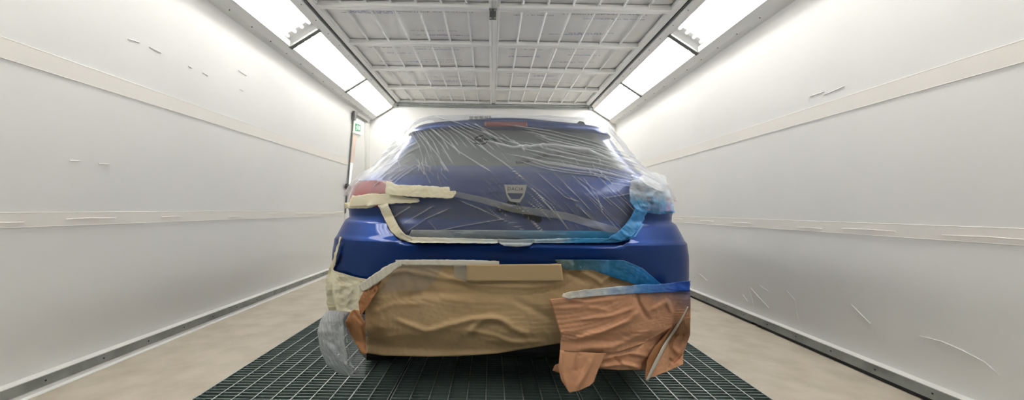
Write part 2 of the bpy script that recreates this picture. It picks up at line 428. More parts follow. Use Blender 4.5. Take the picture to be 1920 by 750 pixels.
# ------------------------------------------------------------------ door in the left wall, exit sign
def wallpoly(pts, off, t, sx=-1):
    p = onwall([q[0] for q in pts], [q[1] for q in pts], sx, off); b = MB(); b.slab(p[::-1], (-sx, 0, 0), t); return b
d = wallpoly([(664,213),(687,229),(686,420),(645,420)], .001, .008).build('door_1', M['wall']); struct(d)
def dpart(nm, pts, off, t, m):
    o = wallpoly(pts, off, t).build(nm, m, d); o['kind'] = 'structure'
dpart('door_seal', [(662,214),(663.6,214),(648,400),(646.2,400)], .010, .008, M['greybar'])
dpart('door_frame', [(684,228),(687,230),(686.5,420),(683.5,420)], .010, .012, M['ledge'])
dpart('door_head', [(663,212),(687,227),(687,230),(663,215)], .010, .02, M['greybar'])
dpart('window_frame', [(660,246),(671,251),(659,372),(652,372)], .010, .008, M['whitepaint'])
dpart('window_head', [(660,246),(675,251),(675,253.5),(660,249)], .012, .02, M['seam'])
dpart('window_film', [(661.5,252),(669,254),(662,306),(657,305)], .019, .003, M['pinkish'])
dpart('window_pane', [(657,305),(661,306),(656.5,350),(653.5,350)], .019, .003, M['paneglow'])
dpart('door_closer', [(661,208),(667,211),(663,226),(660,224)], .022, .04, M['greybar'])
dpart('door_handle', [(648,344),(655,349),(655,356),(646,352)], .022, .03, M['plastic'])
ex = empty('exit_sign'); tag(ex, 'small green emergency exit sign above the door at the far end of the left wall', 'sign')
def spart(nm, pts, off, t, m): wallpoly(pts, off, t).build(nm, m, ex)
spart('sign_plate', [(666.5,231.5),(675.5,234),(675.5,246),(666.5,245)], .012, .004, M['green'])
spart('door_mark', [(671.5,235.5),(674.3,236.3),(674.3,244),(671.5,243.5)], .0165, .002, M['signwhite'])
b = wallpoly([(668,236),(670.2,236.5),(670.6,240.5),(668.6,240.2)], .0165, .002)
for pts in ([(669.3,233.6),(670.6,233.9),(670.6,235.6),(669.3,235.4)], [(668.6,240),(669.4,240.2),(668.2,244),(667.3,243.8)], [(669.8,240),(670.6,240.3),(671.2,243.8),(670.4,243.7)], [(667.2,237),(668.2,236.4),(668,237.6),(667.3,238.4)]):
    c = wallpoly(pts, .0165, .002); k = len(b.v); b.v += c.v; b.f += [tuple(k+i for i in f) for f in c.f]
b.build('running_figure', M['signwhite'], ex)

# ------------------------------------------------------------------ floor gratings
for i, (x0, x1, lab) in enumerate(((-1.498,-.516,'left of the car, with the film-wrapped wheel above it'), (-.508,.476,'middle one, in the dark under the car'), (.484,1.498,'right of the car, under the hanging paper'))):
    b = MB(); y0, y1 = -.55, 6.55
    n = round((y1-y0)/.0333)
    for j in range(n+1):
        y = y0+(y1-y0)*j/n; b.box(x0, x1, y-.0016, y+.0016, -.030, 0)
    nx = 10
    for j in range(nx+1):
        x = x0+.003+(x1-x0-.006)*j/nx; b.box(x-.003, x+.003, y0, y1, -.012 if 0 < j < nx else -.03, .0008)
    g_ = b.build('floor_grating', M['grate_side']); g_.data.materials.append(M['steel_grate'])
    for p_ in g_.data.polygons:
        if p_.normal.z > .9: p_.material_index = 1      # light from above painted in: upward faces bright, side faces dark
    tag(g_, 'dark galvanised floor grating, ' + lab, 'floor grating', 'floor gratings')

# ------------------------------------------------------------------ the car body as rings around it, level by level
XC = .10; YR = 1.80
def tab(pairs):
    a = np.array(pairs, float); return lambda z: np.interp(z, a[:,0], a[:,1])
Wt = tab([(.28,.87),(.45,.915),(.63,.932),(.75,.925),(.80,.917),(.82,.916),(.835,.909),(.865,.899),(.915,.882),(.93,.868),(.96,.870),(.985,.876),(1.05,.868),(1.10,.855),(1.13,.83),(1.16,.785),(1.2,.735),(1.3,.675),(1.4,.63),(1.45,.585),(1.468,.54),(1.478,.48)])
Rb = tab([(.28,.09),(.40,.03),(.55,.005),(.745,0),(.80,-.002),(.82,.000),(.835,.010),(.865,.022),(.915,.044),(.93,.064),(.96,.062),(.985,.056),(1.06,.062),(1.13,.08),(1.16,.095),(1.2,.13),(1.3,.215),(1.40,.30),(1.415,.31),(1.42,.265),(1.46,.275),(1.478,.33)])
Rt_ = tab([(.82,.05),(.86,.042),(.90,.046),(.94,.056),(.97,.048),(1.06,.055),(1.13,.075),(1.155,.085),(1.165,.10),(1.2,.13),(1.3,.215),(1.40,.30),(1.415,.31),(1.42,.265),(1.46,.275),(1.478,.33)])
Dt = tab([(.28,.30),(.75,.26),(1.0,.28),(1.15,.32),(1.3,.36),(1.42,.34),(1.478,.30)])
Nt = tab([(.28,3.2),(.8,3.2),(1.1,3.0),(1.2,3.0),(1.5,2.8)])
XT = tab([(.28,.52),(.82,.52),(.835,.55),(.88,.60),(.985,.645),(1.0,.605),(1.05,.585),(1.12,.60),(1.2,.60),(1.3,.56),(1.415,.50),(1.478,.36)])
def body_y(x, z):
    """Y of the rear skin at (x from the car's middle, z)"""
    ax = np.abs(x); R = np.where((ax < XT(z)) & (z > .82), Rt_(z), Rb(z))
    q = np.clip(ax/Wt(z), 0, 1); n = Nt(z)
    y = YR+R+Dt(z)*(1-(1-q**n)**(1/n))
    return np.where((ax > Wt(z)) | (z > 1.478) | (z < .28), 9., y)
def skin(px, py):
    """distance Y at which the view through a photo point meets the rear skin"""
    px = np.asarray(px, float); py = np.asarray(py, float); a, b_ = ray(px, py)
    Ys = np.arange(1.6, 2.75, .004).reshape((-1,)+(1,)*a.ndim)
    X = a*Ys-XC; Z = np.clip(H+b_*Ys, .285, 1.477)
    lim = .985*Wt(Z); by = body_y(np.clip(X, -lim, lim), Z); hit = Ys >= by      # views just past the corner stay at the corner's depth
    any_ = hit.any(0); first = hit.argmax(0)
    near = (np.abs(X)/Wt(Z)).argmin(0)
    idx = np.where(any_, first, near)
    return Ys.ravel()[idx]
NOSE = tab([(.28,5.78),(.55,5.86),(.75,5.84),(.85,5.76),(.92,5.6),(1.0,5.0),(1.05,4.75),(1.2,4.5),(1.35,4.2),(1.45,3.95),(1.478,3.7)])
lv = sorted(set([.28,.34,.40,.46,.52,.58,.62,.66,.70,.72,.74,.76,.78,.80,.8195,.82,.835,.85,.865,.88,.90,.915,.93,.945,.96,.985,1.0,1.02,1.04,1.06,1.08,1.10,1.12,1.14,1.155,1.165,1.18,1.2,1.22,1.25,1.28,1.31,1.34,1.37,1.4,1.415,1.42,1.44,1.46,1.47,1.478]))
n1, n2, n3, n4 = 14, 22, 60, 12
WHEELS = [(2.53, .315), (5.10, .315)]
def half_ring(z):
    W, D, n, xt, rb, rt = (float(f(z)) for f in (Wt, Dt, Nt, XT, Rb, Rt_))
    if z <= .8195: rt = rb
    pts = []
    g = lambda x, R: YR+R+D*(1-(1-min(1, x/W)**n)**(1/n))
    for i in range(n1+1): x = xt*i/n1; pts.append((x, g(x, rt)))
    t0 = math.asin((xt/W)**(n/2))
    for i in range(n2+1):
        t = t0+(PI/2-t0)*i/n2; x = W*math.sin(t)**(2/n); pts.append((x, YR+rb+D*(1-math.cos(t)**(2/n))))
    ys = YR+rb+D; ye = float(NOSE(z)); dn = min(.55, .4+(ye-ys)*.04); ye2 = ye-dn
    for i in range(1, n3+1): pts.append((W, ys+(ye2-ys)*i/n3))
    for i in range(1, n4+1):
        t = PI/2*(1-i/n4); x = W*math.sin(t)**(2/2.6) if i < n4 else 0; pts.append((x, ye2+dn*(math.cos(t)**(2/2.6))))
    return pts
rings = [half_ring(z) for z in lv]
NP = len(rings[0])
bins = {}
def put(key, quad):
    B = bins.setdefault(key, MB()); k = len(B.v); B.v += quad; B.f.append((k, k+1, k+2, k+3))
def arch(p):
    for wy, wr in WHEELS:
        d = math.hypot(p[1]-wy, p[2]-wr)
        if abs(p[0]-XC) > .6 and p[2] < .75 and .32 < d < .40:
            s = .36/d; return (p[0], wy+(p[1]-wy)*s, wr+(p[2]-wr)*s)
    return p
for sg in (-1, 1):
    for i in range(len(lv)-1):
        za, zb = lv[i], lv[i+1]; zm = (za+zb)/2
        for j in range(NP-1):
            q = [(XC+sg*rings[i][j][0], rings[i][j][1], za), (XC+sg*rings[i][j+1][0], rings[i][j+1][1], za), (XC+sg*rings[i+1][j+1][0], rings[i+1][j+1][1], zb), (XC+sg*rings[i+1][j][0], rings[i+1][j][1], zb)]
            cy = sum(p[1] for p in q)/4; cx = sum(p[0] for p in q)/4-XC
            if j > n1+1+n2 and any(math.hypot(cy-wy, zm-wr) < .36 for wy, wr in WHEELS): continue
            q = [arch(p) for p in q] if j > n1+1+n2-6 else q
            if sg < 0: q = q[::-1]
            if j == n1:
                key = 'body_shell'
            elif j < n1:
                key = 'bumper' if zm < .8198 and zm > .60 else 'valance' if zm <= .60 else 'tailgate' if zm < 1.2 else 'rear_window' if zm < 1.4175 else 'spoiler'
            elif cy < YR+.55:
                key = 'valance' if zm <= .60 else 'bumper' if zm < .985 else ('tail_light', sg) if zm < 1.12 and cy < YR+.42 else 'body_shell'
                if zm > 1.4175: key = 'spoiler'
            else: key = 'body_shell'
            put(key, q)
car = empty('car', (0, 0, 0))
tag(car, 'blue hatchback seen from behind, masked with film, tape and brown paper for spraying', 'car')
top = MB(); k = len(lv)-1       # roof skin closing the top ring
R = rings[k]
for j in range(NP-1):
    mid = lambda p: (XC, p[1], 1.492)
    a, c = R[j], R[j+1]
    for sg in (-1, 1):
        q = [(XC+sg*a[0], a[1], 1.478), (XC+sg*c[0], c[1], 1.478), (XC+sg*c[0]*.5, c[1], 1.49), (XC+sg*a[0]*.5, a[1], 1.49)]
        top.quad(*(q if sg > 0 else q[::-1]))
        q = [(XC+sg*a[0]*.5, a[1], 1.49), (XC+sg*c[0]*.5, c[1], 1.49), mid(c), mid(a)]
        top.quad(*(q if sg > 0 else q[::-1]))
def weld(o, d=.0004):
    import bmesh
    bm = bmesh.new(); bm.from_mesh(o.data); bmesh.ops.remove_doubles(bm, verts=bm.verts, dist=d)
    bmesh.ops.recalc_face_normals(bm, faces=bm.faces)
    # keep outward
    bm.to_mesh(o.data); bm.free()
    o.data.polygons.foreach_set('use_smooth', [True]*len(o.data.polygons)); return o
mk = {'body_shell':'paint', 'bumper':'paint', 'tailgate':'paint', 'rear_window':'glass', 'spoiler':'paint', 'valance':'plastic'}
parts = {}
for key, B in bins.items():
    nm = key if isinstance(key, str) else key[0]
    parts[key] = weld(B.build(nm, M[mk.get(nm, 'red')], car))
    if nm in ('rear_window', 'tail_light', 'bumper', 'tailgate'):
        parts[key].data.polygons.foreach_set('use_smooth', [True]*len(parts[key].data.polygons))
weld(top.build('roof', M['paint'], car))
for sg in (-1, 1): parts[('tail_light', sg)]['label'] = 'red lamp under crumpled film'
# brake light in the spoiler, light strips, badge, wiper, wheels, underbody
def rear_pts(xs, zs, off):
    xs, zs = np.asarray(xs, float), np.asarray(zs, float)
    return np.stack([XC+xs, body_y(xs, zs)-off, zs], -1)
b = MB(); X, Z = np.meshgrid(np.linspace(-.115,.115,24), np.linspace(1.425,1.452,4)); b.grid(rear_pts(X-.03, Z, .006))
b.build('brake_light', M['brakered'], parts['spoiler'], smooth=True, thick=.004)
for sg in (-1, 1):
    b = MB(); xs = np.linspace(.62,.80,20)
    X, Z = np.meshgrid(sg*xs, np.linspace(1.045,1.05,2)); Z = Z+ (np.abs(X)-.62)*-.12
    b.grid(rear_pts(X, Z, .004)); b.build('light_strip', M['signwhite'], parts[('tail_light', sg)], thick=.002)
bd = empty('badge'); bd.parent = car; bd['label'] = 'silver shield badge with lettering'
bx, bz = .012, 1.058; by = float(body_y(np.array(bx), np.array(bz)))-.010
def flat(poly, nm, m, off, t, parent):
    B = MB(); B.slab([(XC+bx+x, by-off, bz+z) for x, z in poly], (0, -1, 0), t); return B.build(nm, m, parent, bevel=.001)
flat([(-.054,.042),(.054,.042),(.040,.002),(-.040,.002)], 'name_bar', M['badgebar'], .0, .006, bd)
flat([(-.056,.043),(-.046,.043),(-.034,-.008),(-.02,-.026),(.02,-.026),(.034,-.008),(.046,.043),(.056,.043),(.042,-.012),(.022,-.042),(-.022,-.042),(-.042,-.012)], 'shield_rim', M['chrome'], .002, .008, bd)
fc = bpy.data.curves.new('badge_lettering', 'FONT'); fc.body = 'DACIA'; fc.size = .0235; fc.extrude = .0008; fc.align_x = 'CENTER'; fc.space_character = 1.12
fo = bpy.data.objects.new('badge_lettering', fc); COL.objects.link(fo); fo.parent = bd
fc.materials.append(M['inkblack']); bpy.context.view_layer.update()
fm = bpy.data.meshes.new_from_object(fo.evaluated_get(bpy.context.evaluated_depsgraph_get()))
bpy.data.objects.remove(fo); fo = bpy.data.objects.new('badge_lettering', fm); COL.objects.link(fo); fo.parent = bd
fo.location = (XC+bx, by-.0078, bz+.0145); fo.rotation_euler = (PI/2, 0, 0)
wp = MB(); xs = np.linspace(.05,.40,14); p = rear_pts(xs, 1.232+.05*np.sin((xs-.05)/.35*PI*.6), .010)
wp.tube([tuple(v) for v in p], .008, 6); wi = wp.build('rear_wiper', M['plastic'], car)
wp = MB(); p = rear_pts(np.linspace(.02,.10,4), np.linspace(1.222,1.236,4), .012); wp.tube([tuple(v) for v in p], .009, 8); wp.build('wiper_hub', M['plastic'], wi)
B = MB(); B.prism([(-.045,1.482),(.045,1.482),(.018,1.516),(-.008,1.520)], 2.30, 2.37); B.v = [(x+XC+.425, y, z) for x, y, z in B.v]
B.build('roof_aerial', M['plastic'], car, bevel=.006)
for wy, wr in WHEELS:
    for sg in (-1, 1):
        wh = empty('wheel', (XC+sg*.79, wy, wr)); wh.parent = car
        for nm, r0, r1, hw, mm in (('tyre', .20, wr, .095, 'rubber'), ('wheel_rim', .03, .205, .08, 'rim')):
            B = MB(); n = 40; prof = [(r0,-hw*.8),(r1*.93,-hw),(r1,-hw*.75),(r1,hw*.75),(r1*.93,hw),(r0,hw*.8)]
            for i in range(n):
                a = 2*PI*i/n
                for r, x in prof: B.v.append((x, r*math.cos(a), r*math.sin(a)))
            m_ = len(prof)
            for i in range(n):
                for j in range(m_):
                    B.f.append((i*m_+j, i*m_+(j+1) % m_, ((i+1) % n)*m_+(j+1) % m_, ((i+1) % n)*m_+j))
            B.build(nm, M[mm], wh, smooth=False)
B = MB(); B.box(XC-.66, XC+.66, 2.05, 5.6, .24, .27); B.box(XC-.62, XC+.62, 2.0, 2.2, .22, .5); B.build('underbody', M['plastic'], car)
# side windows, a strip of dark glass on each side
for sg in (-1, 1):
    for y0, y1 in ((2.62, 3.30), (3.36, 4.15)):
        B = MB(); Yg, Zg = np.meshgrid(np.linspace(y0, y1, 12), np.linspace(1.19, 1.41, 8))
        Yg = Yg-(Zg-1.19)*(.9 if y1 > 4 else .0)*(Yg-y0)/(y1-y0)
        A = np.stack([XC+sg*(Wt(Zg)+.003), Yg, Zg], -1); B.grid(A if sg > 0 else A[:, ::-1]); B.build('side_window', M['glass'], car, thick=.003)

# ------------------------------------------------------------------ sheets: film, tape and paper lying on that skin
def resample(pl, n):
    p = np.array(pl, float)
    if len(p) == 1: return np.repeat(p, n, 0)
    d = np.r_[0, np.cumsum(np.hypot(*np.diff(p, axis=0).T))]
    t = np.linspace(0, d[-1], n); return np.stack([np.interp(t, d, p[:,k]) for k in range(p.shape[1])], -1)
def ridge_field(PX, PY, ridges, sc_=.8):
    h = np.zeros_like(PX)
    for pl, amp, sig in ridges:
        sig = max(sig*sc_, .7)
        p = np.array(pl, float); n = len(p)-1; best = np.full(PX.shape, 1e9); tt = np.zeros(PX.shape)
        for i in range(n):
            a, c = p[i], p[i+1]; d = c-a; l2 = (d*d).sum()+1e-9
            t = np.clip(((PX-a[0])*d[0]+(PY-a[1])*d[1])/l2, 0, 1)
            dist = np.hypot(PX-a[0]-t*d[0], PY-a[1]-t*d[1]); m_ = dist < best
            best = np.where(m_, dist, best); tt = np.where(m_, (i+t)/n, tt)
        amp_ = amp
        h += amp_*np.exp(-(best/sig)**2)*np.clip(np.sin(PI*np.clip(tt,.03,.97))*2.2, 0, 1)
    return h
def nfield(P, scale, seed=0, ridged=False, octv=3):
    out = np.zeros(P.shape[:-1]); f = out.ravel(); Q = P.reshape(-1, 3)*scale+seed*17.3
    for i, q in enumerate(Q):
        v = 0; a = 1; s = 1
        for o_ in range(octv):
            w = mnoise.noise(Vector(q)*s); v += a*((1-2*abs(w)) if ridged else w); a *= .5; s *= 2.1
        f[i] = v
    return f.reshape(P.shape[:-1])
def crumple(PX, PY, cell, seed):
    """straight-edged facets of creased paper: random heights joined by planes, in two turned lattices"""
    g = np.random.default_rng(seed); out = np.zeros(PX.shape)
    for k, (ang, c, w) in enumerate(((.5, cell, 1.), (1.35, cell*.62, .6), (2.3, cell*.4, .3))):
        H_ = g.uniform(-1, 1, (64, 64)); J = g.uniform(-.35, .35, 2)
        u = ((PX-900)*math.cos(ang)+(PY-450)*math.sin(ang))/c+J[0]; v = (-(PX-900)*math.sin(ang)+(PY-450)*math.cos(ang))/(c*1.6)+J[1]
        v = v+.35*np.abs(((u*.7) % 2)-1)
        i = np.floor(u).astype(int); j = np.floor(v).astype(int); a = u-i; b_ = v-j
        h = lambda p, q: H_[(i+p) % 64, (j+q) % 64]
        lo = h(0,0)+a*(h(1,0)-h(0,0))+b_*(h(1,1)-h(1,0)); up = h(0,0)+b_*(h(0,1)-h(0,0))+a*(h(1,1)-h(0,1))
        out += w*np.where(a > b_, lo, up)
    return out
def sheet_grid(rows_, nu, nv, depth, off=0., ridges=(), amp=0., scale=8., seed=0, ridged=True, rough_edge=0., fold=0., cell=26.):
    """rows_: outlines in the photo from top to bottom; depth: 'skin' or f(px, py, s, t)"""
    Rr = np.stack([resample(r, nu) for r in rows_]); t = np.linspace(0, 1, nv); tr_ = np.linspace(0, 1, len(rows_))
    G = np.stack([np.stack([np.interp(t, tr_, Rr[:, j, k]) for j in range(nu)], 1) for k in (0, 1)], -1)
    S, T = np.meshgrid(np.linspace(0, 1, nu), t)
    PX, PY = G[..., 0], G[..., 1]
    if rough_edge:
        e = nfield(np.stack([PX, PY, PX*0], -1), .11, seed+3, False)*rough_edge
        w = np.maximum(np.abs(2*T-1), np.abs(2*S-1))**6; PX = PX+e*w; PY = PY+e[::-1]*w
    Y = skin(PX, PY)-off if depth == 'skin' else depth(PX, PY, S, T)
    Y = Y-ridge_field(PX, PY, ridges)
    if fold: Y = Y-fold*crumple(PX, PY, cell, seed+1)
    if amp:
        P = at(PX, PY, Y); Y = Y-amp*nfield(P, scale, seed, ridged)
    return at(PX, PY, Y)
def sheet(name, m, rows_, nu=40, nv=14, depth='skin', off=.003, thick=.0008, parent=None, **kw):
    b = MB(); b.grid(sheet_grid(rows_, nu, nv, depth, off, **kw)); return b.build(name, m, parent, smooth=True, thick=thick)
def strip(pl, w, n=2):
    """rows either side of a centre line; w one width or a list"""
    p = resample(pl, 40); d = np.gradient(p, axis=0); d /= np.hypot(d[:,0], d[:,1])[:,None]+1e-9
    nrm = np.stack([d[:,1], -d[:,0]], -1); ww = np.interp(np.linspace(0,1,40), np.linspace(0,1,len(w)), w)[:,None] if isinstance(w, (list,tuple)) else w
    return [p+nrm*ww/2, p-nrm*ww/2]

# ---- the big film over rear window and tailgate
zf = tab([(0,0),(1,1)])
FILM = [ # (z, set-back from the rearmost point, half width, corner depth, corner power)
 (1.526,1.60,.50,.30,3.5),(1.532,.95,.49,.25,4),(1.536,.60,.48,.18,5),(1.536,.47,.475,.14,6),(1.522,.40,.50,.16,4),(1.498,.315,.535,.2,3.2),(1.47,.245,.575,.24,3),(1.40,.235,.665,.30,2.6),(1.33,.20,.715,.33,2.5),(1.264,.142,.755,.36,2.4),(1.20,.088,.80,.36,2.5),(1.165,.058,.835,.34,2.6),(1.12,.038,.870,.33,2.8),(1.06,.024,.885,.30,3.0),(.985,.022,.892,.285,3.1),(.93,.024,.90,.28,3.1),(.88,.024,.905,.28,3.2),(.835,.026,.91,.28,3.2)]
FA = np.array(FILM)
nv, nu = 300, 720
seg = np.r_[0, np.cumsum(np.hypot(np.diff(FA[:,0]), np.diff(FA[:,1])*.5)+.004)]; seg /= seg[-1]
def film_level(t): return [np.interp(t, seg, FA[:,k]) for k in range(5)]
half = np.linspace(-1, 1, nu)
A = np.zeros((nv, nu, 3)); tv = np.linspace(.16, 1, nv)
tv = np.r_[np.linspace(0,.5,80)[:-1], np.linspace(.5,1,nv-79)]
colbot = np.interp(.9*np.sin(np.abs(half)*PI/2)**(2/3.1), [0,.52,.56,.60,.645,.67,.70], [.838,.838,.86,.90,.985,1.03,1.04])   # lower edge: tailgate in the middle, lamps outside
# index of the lower edge in t for each column
zt = FA[::-1,0]; tt_ = seg[::-1]
tb = np.interp(colbot, zt[:12], tt_[:12])
for j in range(nu):
    z, r, w, dd, n = film_level(tv*tb[j])
    th = abs(half[j])*PI/2*1.0
    xw = np.where(True, w*np.sin(th)**(2/n), 0); y = YR+r+dd*(1-np.cos(min(th, PI/2))**(2/n))
    A[:, j, 0] = XC+np.sign(half[j])*xw; A[:, j, 1] = y; A[:, j, 2] = z
# recompute across with even spacing in x near the middle and round the corners
PX, PY = proj(A[...,0], A[...,1], A[...,2])
R_ = []
def rl(pl, a, s): R_.append((pl, a*1.25, s))
r_ = random.Random(3)
for i in range(15):        # pulled down from the upper left roof corner
    x0 = 770+i*7.5; y0 = 246-1.25*i; l = r_.uniform(50,95)
    x1 = x0+l*(.42+.045*i); y1 = y0+l*(.95-.03*i)
    rl([(x0,y0),((x0+x1)/2+3,(y0+y1)/2-3),(x1,y1)], r_.uniform(.004,.008), r_.uniform(1.3,2.2))
for pl in ([(812,218),(850,228),(905,250),(980,275)], [(835,232),(880,262),(935,300),(1000,350)], [(885,228),(925,258),(945,270)], [(800,235),(860,285),(930,330)], [(780,243),(820,290),(845,330)],
           [(938,250),(965,270),(1000,280)],[(960,262),(985,285)]): rl(pl, .008, 2.0)
for i in range(16):        # long sweeps from the middle of the window to the right hand lamp
    y0 = 232+i*4.6+r_.uniform(-2,2); x0 = 890+r_.uniform(0,110)+i*2
    rl([(x0,y0),(1030,y0+14+i*.3),(1110,y0+34-i*.3),(1175,y0+58-i*1.0),(1225,max(y0+88-i*2.6,318))], r_.uniform(.004,.009), r_.uniform(1.3,2.4))
rl([(900,262),(960,278),(1030,274),(1100,284),(1170,312),(1220,338)], .014, 3.5)
for i in range(44):        # diagonals over the tailgate
    x0 = r_.uniform(880,1130); y0 = r_.uniform(312,380); l = r_.uniform(40,120); sl = r_.uniform(.75,1.15)
    rl([(x0,y0),(x0+l*.5,y0+l*.5*sl-3),(x0+l,y0+l*sl)], r_.uniform(.003,.007), r_.uniform(1.0,1.7))
for pl in ([(755,440),(800,410),(850,388)],[(760,446),(860,425),(960,408)],[(748,425),(790,400),(815,385)],[(735,410),(775,385)],[(850,372),(900,392),(960,420),(1010,450)],[(800,410),(830,445)],[(940,360),(985,400),(1030,445)],
           [(1090,330),(1120,370),(1130,400)],[(1130,372),(1155,368),(1190,362)],[(1120,330),(1150,345),(1195,352)],[(1000,318),(1060,370),(1090,380)],[(970,335),(1035,385),(1070,440)]): rl(pl, .007, 1.6)
for i in range(22):        # gathers at the left, running out to the lamp
    x0 = r_.uniform(735,800); y0 = r_.uniform(255,325); l = r_.uniform(30,75)
    rl([(x0,y0),(x0-l*.45,y0+l*.25+r_.uniform(-3,3)),(x0-l,y0+l*.72)], r_.uniform(.003,.007), r_.uniform(1.2,2.2))
for i in range(14):
    x0 = r_.uniform(745,830); y0 = r_.uniform(290,325); rl([(x0,y0),(x0+r_.uniform(-4,10),y0+12),(x0+r_.uniform(0,18),y0+r_.uniform(18,40))], r_.uniform(.003,.007), 1.5)
for i in range(70):        # small creases everywhere
    x0 = r_.uniform(720,1190); y0 = r_.uniform(240,440); l = r_.uniform(10,34); a = r_.uniform(.4,1.3)
    rl([(x0,y0),(x0+l*math.cos(a),y0+l*math.sin(a))], r_.uniform(.0015,.004), r_.uniform(.9,1.5))
hf = ridge_field(PX, PY, R_, .56)*.8*(1-.85*np.exp(-((PX-966)/30)**4-((PY-363)/24)**4))
lf = nfield(A[::4, ::4], 7, 1, False, 2); lf = np.repeat(np.repeat(lf, 4, 0), 4, 1)[:nv, :nu]
for _ in range(6):
    lf[1:-1] = (lf[:-2]+lf[1:-1]*2+lf[2:])/4; lf[:,1:-1] = (lf[:,:-2]+lf[:,1:-1]*2+lf[:,2:])/4
du = np.gradient(A, axis=1); dv = np.gradient(A, axis=0); nr = np.cross(du, dv); nr /= np.linalg.norm(nr, axis=-1)[...,None]+1e-9
nr = np.where((nr[...,1] > 0)[...,None], -nr, nr)
A2 = A+nr*(hf+np.clip(lf,-.2,1)*.006)[...,None]
by_ = body_y(A2[...,0]-XC, A2[...,2]); A2[...,1] = np.where(by_ < 8, np.minimum(A2[...,1], by_-.009), A2[...,1])
b = MB(); b.grid(A2)
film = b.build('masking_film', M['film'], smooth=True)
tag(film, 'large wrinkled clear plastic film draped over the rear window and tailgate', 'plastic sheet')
whiten = film.data.attributes.new('glint_and_gather', 'FLOAT', 'POINT')
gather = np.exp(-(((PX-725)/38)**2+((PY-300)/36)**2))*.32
whiten.data.foreach_set('value', np.clip(hf/.008*.26+gather, 0, .5).astype(np.float32).ravel())  # ridge height whitens the film to paint in glints; gather adds density
# film surface lookup for things printed on it or stuck to it
def film_y(px, py):
    px = np.atleast_1d(np.asarray(px, float)); py = np.atleast_1d(np.asarray(py, float)); sh = px.shape
    P, Q, D = PX[::3, ::3].ravel(), PY[::3, ::3].ravel(), A2[::3, ::3, 1].ravel()
    out = np.array([D[np.argpartition((P-x)**2+(Q-y)**2, 9)[:9]].min() for x, y in zip(px.ravel(), py.ravel())]); return out.reshape(sh)
def onfilm(off): return lambda px, py, s, t: np.minimum(film_y(px, py), skin(px, py)-.010)-off
def print_strokes(name, strokes, m, off=.003, w=1.0):
    b = MB()
    for (x0, y0, x1, y1) in strokes:
        dx, dy = x1-x0, y1-y0; l = math.hypot(dx, dy)+1e-6; nx_, ny_ = -dy/l*w/2, dx/l*w/2
        xs = [x0+nx_, x1+nx_, x1-nx_, x0-nx_]; ys = [y0+ny_, y1+ny_, y1-ny_, y0-ny_]
        yy = float(film_y([(x0+x1)/2], [(y0+y1)/2])[0])-off
        p = at(np.array(xs), np.array(ys), yy); b.slab([tuple(v) for v in p], (0,-1,0), .0006)
    return b.build(name, m, film)
rr = random.Random(5); st = []
for i in range(9):          # smudged print on the roof edge of the film
    x = 880+i*4.6; st += [(x, 218.5, x+3.4, 218.3), (x, 221, x+3, 221), (x+(.4 if i % 2 else 3), 218.5, x+(.4 if i % 2 else 3), 224), (x-1, 224, x+3, 224)]
print_strokes('grey_print', st, M['inkgrey'], w=1.2)
st = []
for i in range(8): st += [(890+i*3.2, 266-abs(i-4)*1.2+rr.uniform(-1,1), 893+i*3.2, 258+abs(i-4)*1.2)]
st += [(889,268,903,271),(903,271,913,267),(921,259,931,264),(888,262,896,256),(896,256,906,254)]
print_strokes('black_print', st, M['inkblack'], w=1.6)
st = []
for i in range(9): st += [(918+i*3, 360+rr.uniform(-2,2), 920+i*3, 363+rr.uniform(-3,3)), (912+i*5, 349-i*.7, 914+i*5, 348-i*.7)]
print_strokes('black_print', st, M['inkblack'], w=.8)
st = []
for i in range(30):
    x = 938+i*2.6; y = 381+i*.85; st += [(x, y+rr.uniform(0,2), x+1.5, y+rr.uniform(7,14))]
st += [(925,384,935,391),(930,394,945,398),(950,378,968,381),(965,380,975,394),(972,382,980,394)]
print_strokes('black_print', st, M['inkblack'], w=2.6)

# ---- tape and film pieces, each one its own
def T(o, label, cat='masking tape', group='strips of masking tape on the car'): return tag(o, label, cat, group)
T(sheet('tape_strip', M['tape'], [[(724,338),(742,346),(800,348.5),(842,351),(843,357),(855,358)],[(722,364),(745,367),(790,370),(835,372),(848,371),(855,363)]], 60, 16, onfilm(.032), rough_edge=1.5, amp=.002, scale=30),
  'long cream tape strip pointing from the left rear lamp onto the tailgate')
T(sheet('tape_strip', M['tape'], [[(660,367),(690,364),(724,363),(770,371),(784,372),(786,376)],[(652,388),(690,386),(724,383),(760,381),(782,380),(787,377)]], 60, 10, onfilm(.012), rough_edge=1.5, amp=.001, scale=30, seed=2),
  'shorter cream tape strip below the long one, covering the bottom of the left rear lamp')
T(sheet('tape_strip', M['tape'], [[(646,380),(690,378),(712,383)],[(647,391),(688,391),(708,385)]], 30, 8, 'skin', off=.050, rough_edge=1.),
  'narrow cream tape along the lower edge of the left rear lamp, on the blue bumper')
T(sheet('tape_strip', M['tape'], [[(708,384),(716,400),(724,417),(733,434),(750,448),(770,452)],[(727,381),(735,400),(744,418),(752,432),(762,441),(772,444)]], 44, 8, 'skin', off=.056, rough_edge=1.),
  'cream tape edging the left side of the tailgate, curving at its lower corner')
T(sheet('tape_strip', M['edgetape'], [[(752,441),(780,445),(850,446),(935,449)],[(750,449),(775,455),(850,455.5),(935,456)]], 70, 6, 'skin', off=.052, rough_edge=.6),
  'cream tape line along the bottom edge of the tailgate, left of the middle notch')
T(sheet('tape_strip', M['edgetape'], [[(1000,449),(1080,446),(1150,447),(1185,436),(1200,418)],[(1000,456),(1085,456),(1160,455),(1192,444),(1208,420)]], 70, 8, 'skin', off=.052, rough_edge=1.),
  'blue-sprayed tape line along the bottom edge of the tailgate, right of the middle notch')
